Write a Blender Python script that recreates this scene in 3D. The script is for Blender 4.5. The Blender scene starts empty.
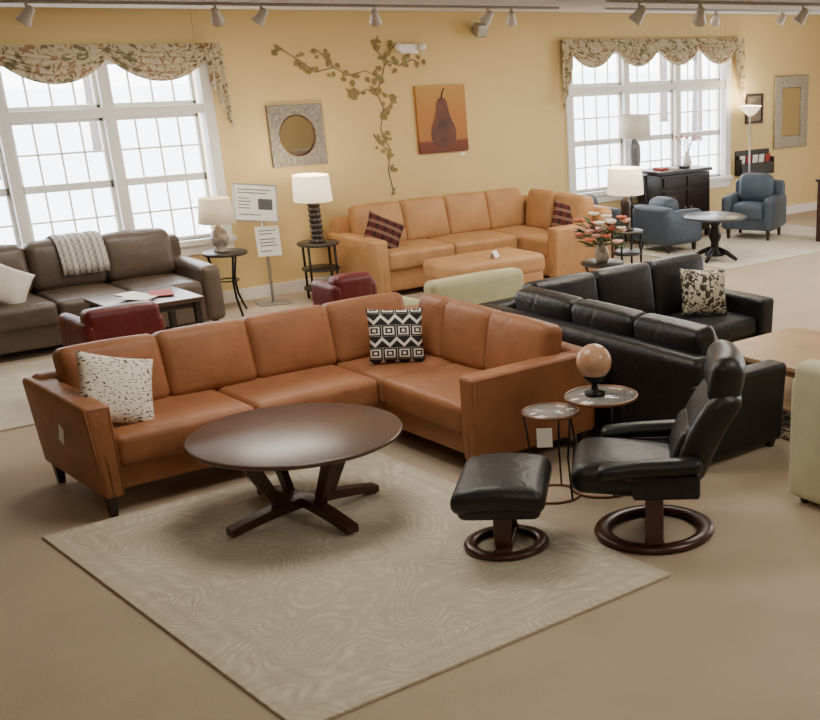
import bpy, math, random, bmesh
from mathutils import Matrix, Vector, Euler
random.seed(4)
SC=bpy.context.scene
COL=SC.collection
pi=math.pi
# ------------------------------------------------------------------ materials
def lin(c):
    return tuple(((x/255)/12.92 if x/255<=0.04045 else ((x/255+0.055)/1.055)**2.4) for x in c)+(1.0,)
def newmat(name):
    m=bpy.data.materials.new(name); m.use_nodes=True
    nt=m.node_tree; b=nt.nodes["Principled BSDF"]
    return m,nt,b
def mat(name,c,rough=0.5,var=0.0,vscale=4,bump=0.0,bscale=60,metal=0,spec=None,c2=None,emis=None,estr=0,detail=4):
    m,nt,b=newmat(name); c=lin(c)
    b.inputs["Base Color"].default_value=c; b.inputs["Roughness"].default_value=rough
    b.inputs["Metallic"].default_value=metal
    if spec is not None: b.inputs["Specular IOR Level"].default_value=spec
    tc=nt.nodes.new("ShaderNodeTexCoord")
    if var or c2:
        n=nt.nodes.new("ShaderNodeTexNoise"); n.inputs["Scale"].default_value=vscale; n.inputs["Detail"].default_value=detail
        nt.links.new(tc.outputs["Object"],n.inputs["Vector"])
        r=nt.nodes.new("ShaderNodeValToRGB"); r.color_ramp.elements[0].position=0.3; r.color_ramp.elements[1].position=0.7
        if c2: a,d=c,lin(c2)
        else:
            a=tuple(x*(1-var) for x in c[:3])+(1,); d=tuple(min(1,x*(1+var)) for x in c[:3])+(1,)
        r.color_ramp.elements[0].color=a; r.color_ramp.elements[1].color=d
        nt.links.new(n.outputs["Fac"],r.inputs["Fac"]); nt.links.new(r.outputs["Color"],b.inputs["Base Color"])
    if bump:
        n=nt.nodes.new("ShaderNodeTexNoise"); n.inputs["Scale"].default_value=bscale; n.inputs["Detail"].default_value=3
        nt.links.new(tc.outputs["Object"],n.inputs["Vector"])
        bp=nt.nodes.new("ShaderNodeBump"); bp.inputs["Strength"].default_value=bump; bp.inputs["Distance"].default_value=0.01
        nt.links.new(n.outputs["Fac"],bp.inputs["Height"]); nt.links.new(bp.outputs["Normal"],b.inputs["Normal"])
    if emis:
        b.inputs["Emission Color"].default_value=lin(emis); b.inputs["Emission Strength"].default_value=estr
    return m
def leather(name,c,rough=0.42,var=0.14,wr=0.22,spec=0.4):
    m,nt,b=newmat(name); c=lin(c)
    tc=nt.nodes.new("ShaderNodeTexCoord")
    n=nt.nodes.new("ShaderNodeTexNoise"); n.inputs["Scale"].default_value=5; n.inputs["Detail"].default_value=6
    nt.links.new(tc.outputs["Object"],n.inputs["Vector"])
    r=nt.nodes.new("ShaderNodeValToRGB"); r.color_ramp.elements[0].position=0.3; r.color_ramp.elements[1].position=0.72
    r.color_ramp.elements[0].color=tuple(x*(1-var) for x in c[:3])+(1,); r.color_ramp.elements[1].color=tuple(x*(1+var) for x in c[:3])+(1,)
    nt.links.new(n.outputs["Fac"],r.inputs["Fac"]); nt.links.new(r.outputs["Color"],b.inputs["Base Color"])
    n2=nt.nodes.new("ShaderNodeTexNoise"); n2.inputs["Scale"].default_value=7; n2.inputs["Detail"].default_value=2; n2.inputs["Distortion"].default_value=1.2
    n3=nt.nodes.new("ShaderNodeTexNoise"); n3.inputs["Scale"].default_value=150
    nt.links.new(tc.outputs["Object"],n2.inputs["Vector"]); nt.links.new(tc.outputs["Object"],n3.inputs["Vector"])
    b1=nt.nodes.new("ShaderNodeBump"); b1.inputs["Strength"].default_value=wr; b1.inputs["Distance"].default_value=0.03
    b2=nt.nodes.new("ShaderNodeBump"); b2.inputs["Strength"].default_value=0.25; b2.inputs["Distance"].default_value=0.003
    nt.links.new(n2.outputs["Fac"],b1.inputs["Height"]); nt.links.new(n3.outputs["Fac"],b2.inputs["Height"])
    nt.links.new(b1.outputs["Normal"],b2.inputs["Normal"]); nt.links.new(b2.outputs["Normal"],b.inputs["Normal"])
    b.inputs["Roughness"].default_value=rough; b.inputs["Specular IOR Level"].default_value=spec
    return m
def mathn(nt,op,a,b=None,v=None):
    n=nt.nodes.new("ShaderNodeMath"); n.operation=op
    for i,x in enumerate((a,b,v)):
        if x is None: continue
        if isinstance(x,(int,float)): n.inputs[i].default_value=x
        else: nt.links.new(x,n.inputs[i])
    return n.outputs[0]
def xyz(nt,scale=1.0):
    tc=nt.nodes.new("ShaderNodeTexCoord"); s=nt.nodes.new("ShaderNodeSeparateXYZ")
    nt.links.new(tc.outputs["Object"],s.inputs[0]); return s.outputs
def mixc(nt,fac,c1,c2,b):
    m=nt.nodes.new("ShaderNodeMix"); m.data_type='RGBA'
    nt.links.new(fac,m.inputs[0])
    if isinstance(c1,tuple): m.inputs[6].default_value=c1
    else: nt.links.new(c1,m.inputs[6])
    if isinstance(c2,tuple): m.inputs[7].default_value=c2
    else: nt.links.new(c2,m.inputs[7])
    if b is not None: nt.links.new(m.outputs[2],b.inputs["Base Color"])
    return m.outputs[2]
def tribal(name,c1,c2,sc=11):
    # alternating bands of small framed blocks and zigzags
    m,nt,b=newmat(name); o=xyz(nt)
    fx=mathn(nt,'FRACT',mathn(nt,'MULTIPLY',o['X'],sc)); zb=mathn(nt,'MULTIPLY',o['Z'],sc*1.25); fz=mathn(nt,'FRACT',zb)
    x=mathn(nt,'ABSOLUTE',mathn(nt,'SUBTRACT',fx,0.5)); z=mathn(nt,'ABSOLUTE',mathn(nt,'SUBTRACT',fz,0.5))
    d=mathn(nt,'MAXIMUM',x,z)
    sq_=mathn(nt,'GREATER_THAN',mathn(nt,'SINE',mathn(nt,'MULTIPLY',d,26)),0.0)
    zz=mathn(nt,'LESS_THAN',mathn(nt,'ABSOLUTE',mathn(nt,'SUBTRACT',fz,mathn(nt,'ADD',mathn(nt,'MULTIPLY',x,1.2),0.2))),0.16)
    alt=mathn(nt,'GREATER_THAN',mathn(nt,'FRACT',mathn(nt,'MULTIPLY',mathn(nt,'FLOOR',zb),0.5)),0.25)
    a_=mathn(nt,'MULTIPLY',alt,zz); b_=mathn(nt,'MULTIPLY',mathn(nt,'SUBTRACT',1.0,alt),sq_)
    mixc(nt,mathn(nt,'ADD',a_,b_),lin(c1),lin(c2),b); b.inputs["Roughness"].default_value=0.9
    return m
def plaid(name,c1,c2,c3,sc=9,ax=('X','Z')):
    m,nt,b=newmat(name); o=xyz(nt)
    x=mathn(nt,'GREATER_THAN',mathn(nt,'FRACT',mathn(nt,'MULTIPLY',o[ax[0]],sc)),0.62)
    z=mathn(nt,'GREATER_THAN',mathn(nt,'FRACT',mathn(nt,'MULTIPLY',o[ax[1]],sc)),0.62)
    k=mixc(nt,x,lin(c1),lin(c2),None); mixc(nt,mathn(nt,'MULTIPLY',z,0.7),k,lin(c3),b); b.inputs["Roughness"].default_value=0.95
    return m
def damask(name,c1,c2,sc=14,thr=0.5,width=0.03,dist=1.5):
    m,nt,b=newmat(name); tc=nt.nodes.new("ShaderNodeTexCoord")
    n=nt.nodes.new("ShaderNodeTexNoise"); n.inputs["Scale"].default_value=sc; n.inputs["Detail"].default_value=1; n.inputs["Distortion"].default_value=dist
    nt.links.new(tc.outputs["Object"],n.inputs["Vector"])
    r=nt.nodes.new("ShaderNodeValToRGB"); r.color_ramp.elements[0].position=thr-width; r.color_ramp.elements[1].position=thr+width
    r.color_ramp.elements[0].color=lin(c1); r.color_ramp.elements[1].color=lin(c2)
    nt.links.new(n.outputs["Fac"],r.inputs["Fac"]); nt.links.new(r.outputs["Color"],b.inputs["Base Color"]); b.inputs["Roughness"].default_value=0.95
    return m
def dashes(name,c1,c2):
    m,nt,b=newmat(name); tc=nt.nodes.new("ShaderNodeTexCoord")
    mp=nt.nodes.new("ShaderNodeMapping"); mp.inputs["Scale"].default_value=(34,10,80); mp.inputs["Rotation"].default_value=(0,.2,0)
    nt.links.new(tc.outputs["Object"],mp.inputs["Vector"])
    v=nt.nodes.new("ShaderNodeTexNoise"); v.inputs["Scale"].default_value=1.6; v.inputs["Detail"].default_value=0
    nt.links.new(mp.outputs[0],v.inputs["Vector"])
    r=nt.nodes.new("ShaderNodeValToRGB"); r.color_ramp.elements[0].position=0.62; r.color_ramp.elements[1].position=0.68
    r.color_ramp.elements[0].color=lin(c1); r.color_ramp.elements[1].color=lin(c2)
    nt.links.new(v.outputs["Fac"],r.inputs["Fac"]); nt.links.new(r.outputs["Color"],b.inputs["Base Color"]); b.inputs["Roughness"].default_value=0.95
    return m

M={}
M['tan']=leather('tan_leather',(150,100,68),0.50,spec=.33)
M['caramel']=leather('caramel_leather',(184,140,96),0.50,spec=.33)
M['black']=leather('black_leather',(25,24,26),0.42,0.1)
M['taupe']=leather('taupe_leather',(86,72,60),0.40,spec=.5)
M['maroon']=leather('maroon_leather',(100,32,32),0.42)
M['blue']=leather('slate_blue_leather',(70,82,96),0.5)
M['green']=mat('sage_fabric',(186,184,144),0.9,0.06,8,0.3,200)
M['cream']=mat('pale_sage_fabric',(206,204,172),0.9,0.05,8,0.3,200)
M['espresso']=mat('espresso_wood',(44,30,26),0.35,0.2,3)
M['mahogany']=mat('mahogany_wood',(66,36,30),0.3,0.25,6,0.05,30)
M['walnuttop']=mat('dark_walnut_top',(82,60,50),0.28,0.12,5)
M['darkwood']=mat('black_brown_wood',(38,32,30),0.4,0.2,5)
M['oak']=mat('honey_oak',(184,152,116),0.35,0.12,4)
M['iron']=mat('black_iron',(28,26,25),0.4,metal=0.6)
M['bronze']=mat('bronze_metal',(120,88,66),0.35,metal=0.8)
M['steel']=mat('brushed_steel',(170,170,168),0.35,metal=0.8)
M['white']=mat('white_trim_paint',(238,236,230),0.5)
M['whitem']=mat('white_enamel',(225,222,214),0.4)
M['paper']=mat('white_paper',(240,238,230),0.8)
M['textgrey']=mat('grey_print',(90,90,95),0.8)
M['wall']=mat('golden_wall_paint',(221,196,140),0.85,0.03,1.2,0.05,120)
M['ceil']=mat('ceiling_paint',(205,202,196),0.9,0.02,2)
M['carpet']=mat('beige_carpet',(184,166,144),0.97,0.06,2.2,0.5,260)
M['mirror']=mat('mirror_glass',(215,215,212),0.04,metal=1)
M['mosaic']=mat('grey_mosaic',(160,156,144),0.45,c2=(104,100,92),vscale=45,bump=0.6,bscale=60)
M['silver']=mat('silver_carved',(190,184,166),0.4,c2=(120,112,96),vscale=50,bump=0.7,bscale=50,metal=0.3)
M['leaf']=mat('leaf_green',(120,114,68),0.8,c2=(156,136,84),vscale=6)
M['plant']=mat('plant_green',(62,84,48),0.6,0.3,20)
M['orange']=mat('orange_petal',(204,112,84),0.7,0.2,12)
M['pink']=mat('blush_petal',(222,168,156),0.7,0.2,12)
M['petal']=mat('cream_petal',(238,230,214),0.7)
M['ceramic']=mat('stone_ceramic',(186,172,154),0.35,c2=(106,94,86),vscale=18)
M['slate']=mat('slate_ceramic',(106,108,112),0.3,0.2,10)
M['orb']=mat('alabaster_orb',(208,168,136),0.25,c2=(166,114,84),vscale=6)
M['bark']=mat('bark',(120,112,106),0.9,0.2,8)
M['snow']=mat('snow',(225,228,232),0.95)
M['plum']=mat('dark_red_wood',(60,32,30),0.4,0.2,4)
M['red']=mat('red_card',(160,60,50),0.7)
def shade_mat(name,c,e):
    m,nt,b=newmat(name); b.inputs["Base Color"].default_value=lin(c); b.inputs["Roughness"].default_value=0.9
    b.inputs["Emission Color"].default_value=lin((255,234,196)); b.inputs["Emission Strength"].default_value=e
    return m
M['shade']=shade_mat('lit_linen_shade',(245,235,212),1.3)
M['shade2']=shade_mat('beige_shade',(208,188,156),0.3)
M['shade3']=shade_mat('grey_linen_shade',(205,200,190),0.2)
m,nt,b=newmat('clear_glass'); b.inputs["Base Color"].default_value=(0.75,0.78,0.76,1); b.inputs["Roughness"].default_value=0.03; b.inputs["Alpha"].default_value=0.30; b.inputs["Metallic"].default_value=0.2; M['glass']=m
# valance floral
m,nt,b=newmat('floral_valance_cloth'); tc=nt.nodes.new("ShaderNodeTexCoord")
n=nt.nodes.new("ShaderNodeTexNoise"); n.inputs["Scale"].default_value=11; n.inputs["Detail"].default_value=2.5; n.inputs["Distortion"].default_value=1.2
nt.links.new(tc.outputs["Object"],n.inputs["Vector"])
r=nt.nodes.new("ShaderNodeValToRGB"); cr=r.color_ramp
cr.elements[0].position=0.0; cr.elements[0].color=lin((112,102,74)); cr.elements[1].position=1; cr.elements[1].color=lin((130,92,68))
for p_,c_ in ((0.40,(124,114,86)),(0.44,(194,180,150)),(0.57,(206,193,164)),(0.61,(158,126,96))):
    e=cr.elements.new(p_); e.color=lin(c_)
nt.links.new(n.outputs["Fac"],r.inputs["Fac"]); nt.links.new(r.outputs["Color"],b.inputs["Base Color"]); b.inputs["Roughness"].default_value=0.95
M['val']=m
# main rug
m,nt,b=newmat('carved_cream_rug'); tc=nt.nodes.new("ShaderNodeTexCoord")
n=nt.nodes.new("ShaderNodeTexNoise"); n.inputs["Scale"].default_value=1.3; n.inputs["Detail"].default_value=1.5; n.inputs["Distortion"].default_value=0.9
nt.links.new(tc.outputs["Object"],n.inputs["Vector"])
w_=mathn(nt,'SINE',mathn(nt,'MULTIPLY',n.outputs["Fac"],210))
s_=xyz(nt)
ax_=mathn(nt,'ABSOLUTE',s_['X']); ay_=mathn(nt,'ABSOLUTE',s_['Y'])
bd=mathn(nt,'MAXIMUM',mathn(nt,'SUBTRACT',ax_,0.99),mathn(nt,'SUBTRACT',ay_,1.35))
bl=mathn(nt,'MULTIPLY',mathn(nt,'SINE',mathn(nt,'MULTIPLY',bd,70)),mathn(nt,'GREATER_THAN',bd,-0.27))
n2=nt.nodes.new("ShaderNodeTexNoise"); n2.inputs["Scale"].default_value=6; n2.inputs["Detail"].default_value=10; n2.inputs["Roughness"].default_value=.8
nt.links.new(tc.outputs["Object"],n2.inputs["Vector"])
amp=mathn(nt,'MAXIMUM',mathn(nt,'MULTIPLY',mathn(nt,'SUBTRACT',n2.outputs["Fac"],0.42),1.1),0.02)
f_=mathn(nt,'ADD',mathn(nt,'MULTIPLY',w_,amp),mathn(nt,'ADD',mathn(nt,'MULTIPLY',bl,0.06),n2.outputs["Fac"]))
r=nt.nodes.new("ShaderNodeValToRGB"); r.color_ramp.elements[0].position=0.2; r.color_ramp.elements[1].position=0.8
r.color_ramp.elements[0].color=lin((176,168,148)); r.color_ramp.elements[1].color=lin((220,212,190))
nt.links.new(f_,r.inputs["Fac"]); nt.links.new(r.outputs["Color"],b.inputs["Base Color"]); b.inputs["Roughness"].default_value=1
bp=nt.nodes.new("ShaderNodeBump"); bp.inputs["Strength"].default_value=0.45; bp.inputs["Distance"].default_value=0.015
nt.links.new(f_,bp.inputs["Height"]); nt.links.new(bp.outputs["Normal"],b.inputs["Normal"])
M['rug']=m
M['rugdark']=damask('patterned_rug_pile',(52,44,38),(170,150,118),9,0.5,0.04,2)
M['ruglight']=mat('pale_rug_pile',(205,196,178),1,0.08,6,0.4,100)
M['pil_bw']=tribal('block_print_cloth',(28,28,30),(222,218,208),11)
M['pil_white']=dashes('dashed_cream_cloth',(226,220,204),(84,78,70))
M['pil_dam']=damask('damask_cloth',(48,44,40),(188,178,158),26,.48,.05,1.2)
M['pil_plaid']=plaid('plaid_cloth',(82,34,32),(46,24,26),(140,108,88),12)
M['throw']=plaid('woven_throw',(200,196,186),(136,132,126),(176,172,164),20)
M['pil_grey']=mat('grey_cloth',(130,126,118),0.9,0.2,20)
M['pil_lite']=mat('ivory_cloth',(214,208,196),0.9,0.08,12)

# ------------------------------------------------------------------ mesh kit
def soft(sx,sy,sz,r=0.03,puff=(0,0,0),n=6,fn=None,seg=(0,.268,.577,1)):
    h=(sx/2,sy/2,sz/2); r=min(r,min(h)*0.98)
    ax=[]
    for k in range(3):
        hk=h[k]; e=[hk-r+r*t for t in seg]
        inner=hk-r
        mid=[-inner+2*inner*i/n for i in range(1,n)] if inner>1e-4 else []
        ax.append([-x for x in reversed(e)]+mid+e)
    V=[];F=[];idx={}
    def vid(p):
        k=(round(p[0],5),round(p[1],5),round(p[2],5))
        if k not in idx: idx[k]=len(V); V.append(p)
        return idx[k]
    for a in range(3):
        b_,c_=(a+1)%3,(a+2)%3
        for s in (-1,1):
            B=ax[b_];C=ax[c_]
            for i in range(len(B)-1):
                for j in range(len(C)-1):
                    q=[]
                    for (ii,jj) in ((i,j),(i+1,j),(i+1,j+1),(i,j+1)):
                        p=[0,0,0]; p[a]=s*h[a]; p[b_]=B[ii]; p[c_]=C[jj]; q.append(vid(tuple(p)))
                    if s<0: q.reverse()
                    if len(set(q))>=3: F.append(q)
    out=[]
    for p in V:
        c=[max(-(h[k]-r),min(h[k]-r,p[k])) for k in range(3)]
        d=[p[k]-c[k] for k in range(3)]; L=math.sqrt(sum(x*x for x in d))
        q=[c[k]+(d[k]/L*r if L>1e-9 else 0) for k in range(3)]
        o=list(q)
        for k in range(3):
            if puff[k]:
                g=1
                for j in range(3):
                    if j!=k: g*=max(0,1-(q[j]/h[j])**2)
                o[k]+=puff[k]*g*(q[k]/h[k])
        if fn: o=list(fn(o[0],o[1],o[2]))
        out.append(tuple(o))
    return out,F
def box(sx,sy,sz,r=0.004): return soft(sx,sy,sz,r,n=1,seg=(0,1))
def lathe(prof,seg=32,closed=False):
    V=[];F=[];n=len(prof)
    for (r,z) in prof:
        for i in range(seg):
            a=2*pi*i/seg; V.append((r*math.cos(a),r*math.sin(a),z))
    m=n if closed else n-1
    for k in range(m):
        k2=(k+1)%n
        for i in range(seg):
            j=(i+1)%seg; F.append([k*seg+i,k*seg+j,k2*seg+j,k2*seg+i])
    if not closed:
        if prof[0][0]>1e-5: F.append(list(range(seg))[::-1])
        if prof[-1][0]>1e-5: F.append([(n-1)*seg+i for i in range(seg)])
    return V,F
def tube(pts,r,seg=8,caps=True):
    pts=[Vector(p) for p in pts]; V=[];F=[]
    rr=r if isinstance(r,(list,tuple)) else [r]*len(pts)
    up=None
    for k,p in enumerate(pts):
        if k==0:t=pts[1]-p
        elif k==len(pts)-1:t=p-pts[k-1]
        else:t=pts[k+1]-pts[k-1]
        t.normalize()
        if up is None: up=Vector((0,0,1)) if abs(t.z)<0.9 else Vector((1,0,0))
        s=t.cross(up).normalized(); up=s.cross(t).normalized()
        for i in range(seg):
            a=2*pi*i/seg; q=p+s*math.cos(a)*rr[k]+up*math.sin(a)*rr[k]; V.append(tuple(q))
    for k in range(len(pts)-1):
        for i in range(seg):
            j=(i+1)%seg; F.append([k*seg+i,k*seg+j,(k+1)*seg+j,(k+1)*seg+i])
    if caps: F.append(list(range(seg))[::-1]); F.append([(len(pts)-1)*seg+i for i in range(seg)])
    return V,F
def plank(p0,p1,w0,w1,t,side=(0,0,1)):
    p0=Vector(p0);p1=Vector(p1);d=(p1-p0).normalized();s=Vector(side).normalized();u=d.cross(s).normalized()
    V=[]
    for p,w in ((p0,w0),(p1,w1)):
        for a,b_ in ((-1,-1),(1,-1),(1,1),(-1,1)): V.append(tuple(p+u*a*w/2+s*b_*t/2))
    return V,[[3,2,1,0],[4,5,6,7],[0,1,5,4],[1,2,6,5],[2,3,7,6],[3,0,4,7]]
def ball(r,seg=24,rings_=14,sz=1.0):
    return lathe([(max(1e-6,r*math.sin(pi*i/rings_)),-r*sz*math.cos(pi*i/rings_)) for i in range(rings_+1)],seg)
def tf(m,loc=(0,0,0),rot=(0,0,0),sc=(1,1,1)):
    mt=Matrix.Translation(loc)@Euler(rot).to_matrix().to_4x4()@Matrix.Diagonal((sc[0],sc[1],sc[2],1))
    return [tuple(mt@Vector(v)) for v in m[0]],m[1]
def join(*ms):
    V=[];F=[]
    for m in ms:
        o=len(V); V+=list(m[0]); F+=[[i+o for i in f] for f in m[1]]
    return V,F
def torus(R,r,seg=40,rs=10,sz=1.0):
    return lathe([(R+r*math.cos(2*pi*i/rs),r*sz*math.sin(2*pi*i/rs)) for i in range(rs)],seg,True)
def mk(name,m,material,smooth=True,loc=(0,0,0),rot=(0,0,0),parent=None,label=None):
    me=bpy.data.meshes.new(name); me.from_pydata([tuple(v) for v in m[0]],[],m[1]); me.update()
    bm=bmesh.new(); bm.from_mesh(me); bmesh.ops.recalc_face_normals(bm,faces=bm.faces); bm.to_mesh(me); bm.free()
    for p in me.polygons: p.use_smooth=smooth
    me.materials.append(material if not isinstance(material,str) else M[material])
    o=bpy.data.objects.new(name,me); COL.objects.link(o)
    o.location=loc; o.rotation_euler=rot
    if parent: o.parent=parent
    if label: o["label"]=label
    return o
def thing(name,loc,rotz,label,cat,group=None):
    e=bpy.data.objects.new(name,None); COL.objects.link(e); e.empty_display_size=0.1
    e.location=loc; e.rotation_euler=(0,0,rotz); e["label"]=label; e["category"]=cat
    if group: e["group"]=group
    return e
def top(o,label,cat,group=None):
    o["label"]=label; o["category"]=cat
    if group:o["group"]=group
    return o
def struct(o): o["kind"]="structure"; return o
def bb(xa,xb,ya,yb,za,zb,r=0.004):
    return tf(box(xb-xa,yb-ya,zb-za,r),((xa+xb)/2,(ya+yb)/2,(za+zb)/2))

# ------------------------------------------------------------------ room
YW=11.45; CZ=2.64; XL,XR,YF=-3.5,15.2,-2.5
W1=(2.62,5.2); W2=(9.58,12.2); WZ=(0.64,2.22)
struct(mk('floor',bb(XL,XR,YF,YW,-0.1,0),'carpet',False))
struct(mk('ceiling',bb(XL,XR,YF,YW+.15,CZ,CZ+.1),'ceil',False))
Y2=YW+.16
wb=join(bb(XL,W1[0],YW,Y2,0,CZ),bb(W1[1],W2[0],YW,Y2,0,CZ),bb(W2[1],XR+.1,YW,Y2,0,CZ),
        bb(W1[0],W1[1],YW,Y2,0,WZ[0]),bb(W1[0],W1[1],YW,Y2,WZ[1],CZ),bb(W2[0],W2[1],YW,Y2,0,WZ[0]),bb(W2[0],W2[1],YW,Y2,WZ[1],CZ))
struct(mk('wall_back',wb,'wall',False))
RW=(3.5,8.5,0.4,2.3)
struct(mk('wall_right',join(bb(XR,XR+.15,YF,RW[0],0,CZ),bb(XR,XR+.15,RW[1],YW,0,CZ),bb(XR,XR+.15,RW[0],RW[1],0,RW[2]),bb(XR,XR+.15,RW[0],RW[1],RW[3],CZ)),'wall',False))
struct(mk('wall_left',bb(XL-.15,XL,YF,YW,0,CZ),'wall',False))
struct(mk('wall_front',bb(XL,XR,YF-.15,YF,0,CZ),'wall',False))
struct(mk('baseboard_back',bb(XL,XR,YW-.018,YW,0,0.12),'white',False))
struct(mk('baseboard_right',bb(XR-.018,XR,YF,YW,0,0.12),'white',False))
def window(name,x0,x1,n=3):
    z0,z1=WZ; zt=1.80; parts=[]
    c=.09
    parts+=[bb(x0-c,x0+.01,YW-.03,YW+.1,z0-c,z1+c),bb(x1-.01,x1+c,YW-.03,YW+.1,z0-c,z1+c),
            bb(x0-c,x1+c,YW-.03,YW+.1,z1-.01,z1+c),bb(x0-c-.02,x1+c+.02,YW-.06,YW+.1,z0-.05,z0),bb(x0-c,x1+c,YW-.025,YW+.02,z0-.14,z0-.05)]
    w=(x1-x0)/n
    for i in range(1,n): parts.append(bb(x0+i*w-.045,x0+i*w+.045,YW-.02,YW+.1,z0,z1))
    parts.append(bb(x0,x1,YW-.015,YW+.1,zt-.04,zt+.04))
    for i in range(n):
        a=x0+i*w+.045;b_=x0+(i+1)*w-.045
        for (za,zb,rows) in ((z0,(z0+zt-.04)/2,2),((z0+zt-.04)/2,zt-.04,2),(zt+.04,z1,1)):
            s=.032
            parts+=[bb(a,a+s,YW+.04,YW+.08,za,zb),bb(b_-s,b_,YW+.04,YW+.08,za,zb),bb(a,b_,YW+.04,YW+.08,za,za+s),bb(a,b_,YW+.04,YW+.08,zb-s,zb)]
            for k in range(1,4):
                xx=a+(b_-a)*k/4; parts.append(bb(xx-.008,xx+.008,YW+.05,YW+.07,za,zb))
            for k in range(1,rows):
                zz=za+(zb-za)*k/rows; parts.append(bb(a,b_,YW+.05,YW+.07,zz-.008,zz+.008))
    return struct(mk(name,join(*parts),'white',False))
window('window_1',*W1); window('window_2',*W2)
pr=[]
for k in range(6):
    y=RW[0]+(RW[1]-RW[0])*k/5; pr.append(bb(XR-.02,XR+.1,y-.04,y+.04,RW[2],RW[3]))
pr+=[bb(XR-.02,XR+.1,RW[0],RW[1],RW[2]-.05,RW[2]+.04),bb(XR-.02,XR+.1,RW[0],RW[1],RW[3]-.04,RW[3]+.05),bb(XR,XR+.08,RW[0],RW[1],1.7,1.76)]
struct(mk('window_3',join(*pr),'white',False))

def valance(x0,x1,nsw,label):
    e=thing('window_valance',((x0+x1)/2,YW-.03,2.1),0,label,'curtain')
    ox,oy,oz=(x0+x1)/2,YW-.03,2.1
    w=(x1-x0-.16)/nsw; zt=2.36
    for s in range(nsw):
        a=x0+.08+s*w-.03; b_=x0+.08+(s+1)*w+.03
        V=[];F=[];NU,NV=32,40
        for j in range(NV+1):
            v=j/NV
            for i in range(NU+1):
                u=i/NU; x=a+(b_-a)*u
                sag=(4*u*(1-u))**.85
                z=zt-v*(.07+.24*sag)
                fold=abs(math.sin(v*pi*5+.3))
                y=YW-.06-(s%2)*.012-.05*sag*math.sin(pi*v*.9)-.035*fold*(.3+.7*sag)*min(1,v*4+.2)
                z-=.012*fold*sag
                V.append((x-ox,y-oy,z-oz))
        for j in range(NV):
            for i in range(NU):
                q=j*(NU+1)+i; F.append([q,q+1,q+NU+2,q+NU+1])
        mk('swag',(V,F),'val',True,parent=e)
    for side,xx in ((-1,x0+.02),(1,x1-.02)):
        V=[];F=[];NU,NV=24,10
        for j in range(NV+1):
            v=j/NV
            for i in range(NU+1):
                u=i/NU
                x=xx+side*(.06-.17*u); L=.78-.46*u
                z=2.36-v*L; y=YW-.1-.022*math.sin(u*pi*6)*(0.4+.6*v)
                V.append((x+side*.02*v-ox,y-oy,z-oz))
        for j in range(NV):
            for i in range(NU):
                q=j*(NU+1)+i; F.append([q,q+1,q+NU+2,q+NU+1])
        mk('tail',(V,F),'val',True,parent=e)
    mk('rod',tf(tube([(x0,YW-.05,2.34),(x1,YW-.05,2.34)],.014),(-ox,-oy,-oz)),'espresso',parent=e)
valance(2.5,5.36,3,"floral cream swag valance with jabot tails over paned window")
valance(9.44,12.42,4,"scalloped floral swag valance above triple paned window")

# ------------------------------------------------------------------ seating builders
def legm(h,w0=.05,w1=.03):
    a,b_=w0/2,w1/2
    return [(-b_,-b_,0),(b_,-b_,0),(b_,b_,0),(-b_,b_,0),(-a,-a,h),(a,-a,h),(a,a,h),(-a,a,h)],[[3,2,1,0],[4,5,6,7],[0,1,5,4],[1,2,6,5],[2,3,7,6],[3,0,4,7]]
def sofa(name,loc,rotz,label,cat,W,D,n,mt,armw=.16,armh=.6,backh=.84,seath=.44,legh=.1,legmat='espresso',group=None,round_=.05,lean=.16,cush=True):
    e=thing(name,loc,rotz,label,cat,group)
    iw=W-2*armw
    mk('base',soft(W-.06,D-.08,.28-legh,.02),mt,parent=e,loc=(0,.0,(legh+.28)/2))
    for s in (-1,1):
        mk('arm',soft(armw,D,armh-legh,round_,(0.01,0.005,.01)),mt,parent=e,loc=(s*(W/2-armw/2),0,(armh+legh)/2))
    mk('backrest',soft(W-.04,.16,backh-.06-legh,.05,(0,.01,.01)),mt,parent=e,loc=(0,D/2-.08,(backh-.06+legh)/2))
    for i in range(n):
        x=-iw/2+iw*(i+.5)/n
        mk('seat_cushion',soft(iw/n-.006,D-.2,seath-.25,.045,(0,.01,.02)),mt,parent=e,loc=(x,-.09,(seath+.25)/2-.01))
        if cush:
            mk('back_cushion',soft(iw/n+.01,.2,backh-seath+.04,.07,(0,.035,.02)),mt,parent=e,loc=(x,D/2-.24,(backh+seath)/2),rot=(-lean,0,0))
    for sx in (-1,1):
        for sy in (-1,1):
            mk('leg',legm(legh+.02),legmat,False,parent=e,loc=(sx*(W/2-.08),sy*(D/2-.08),0))
    return e
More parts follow.
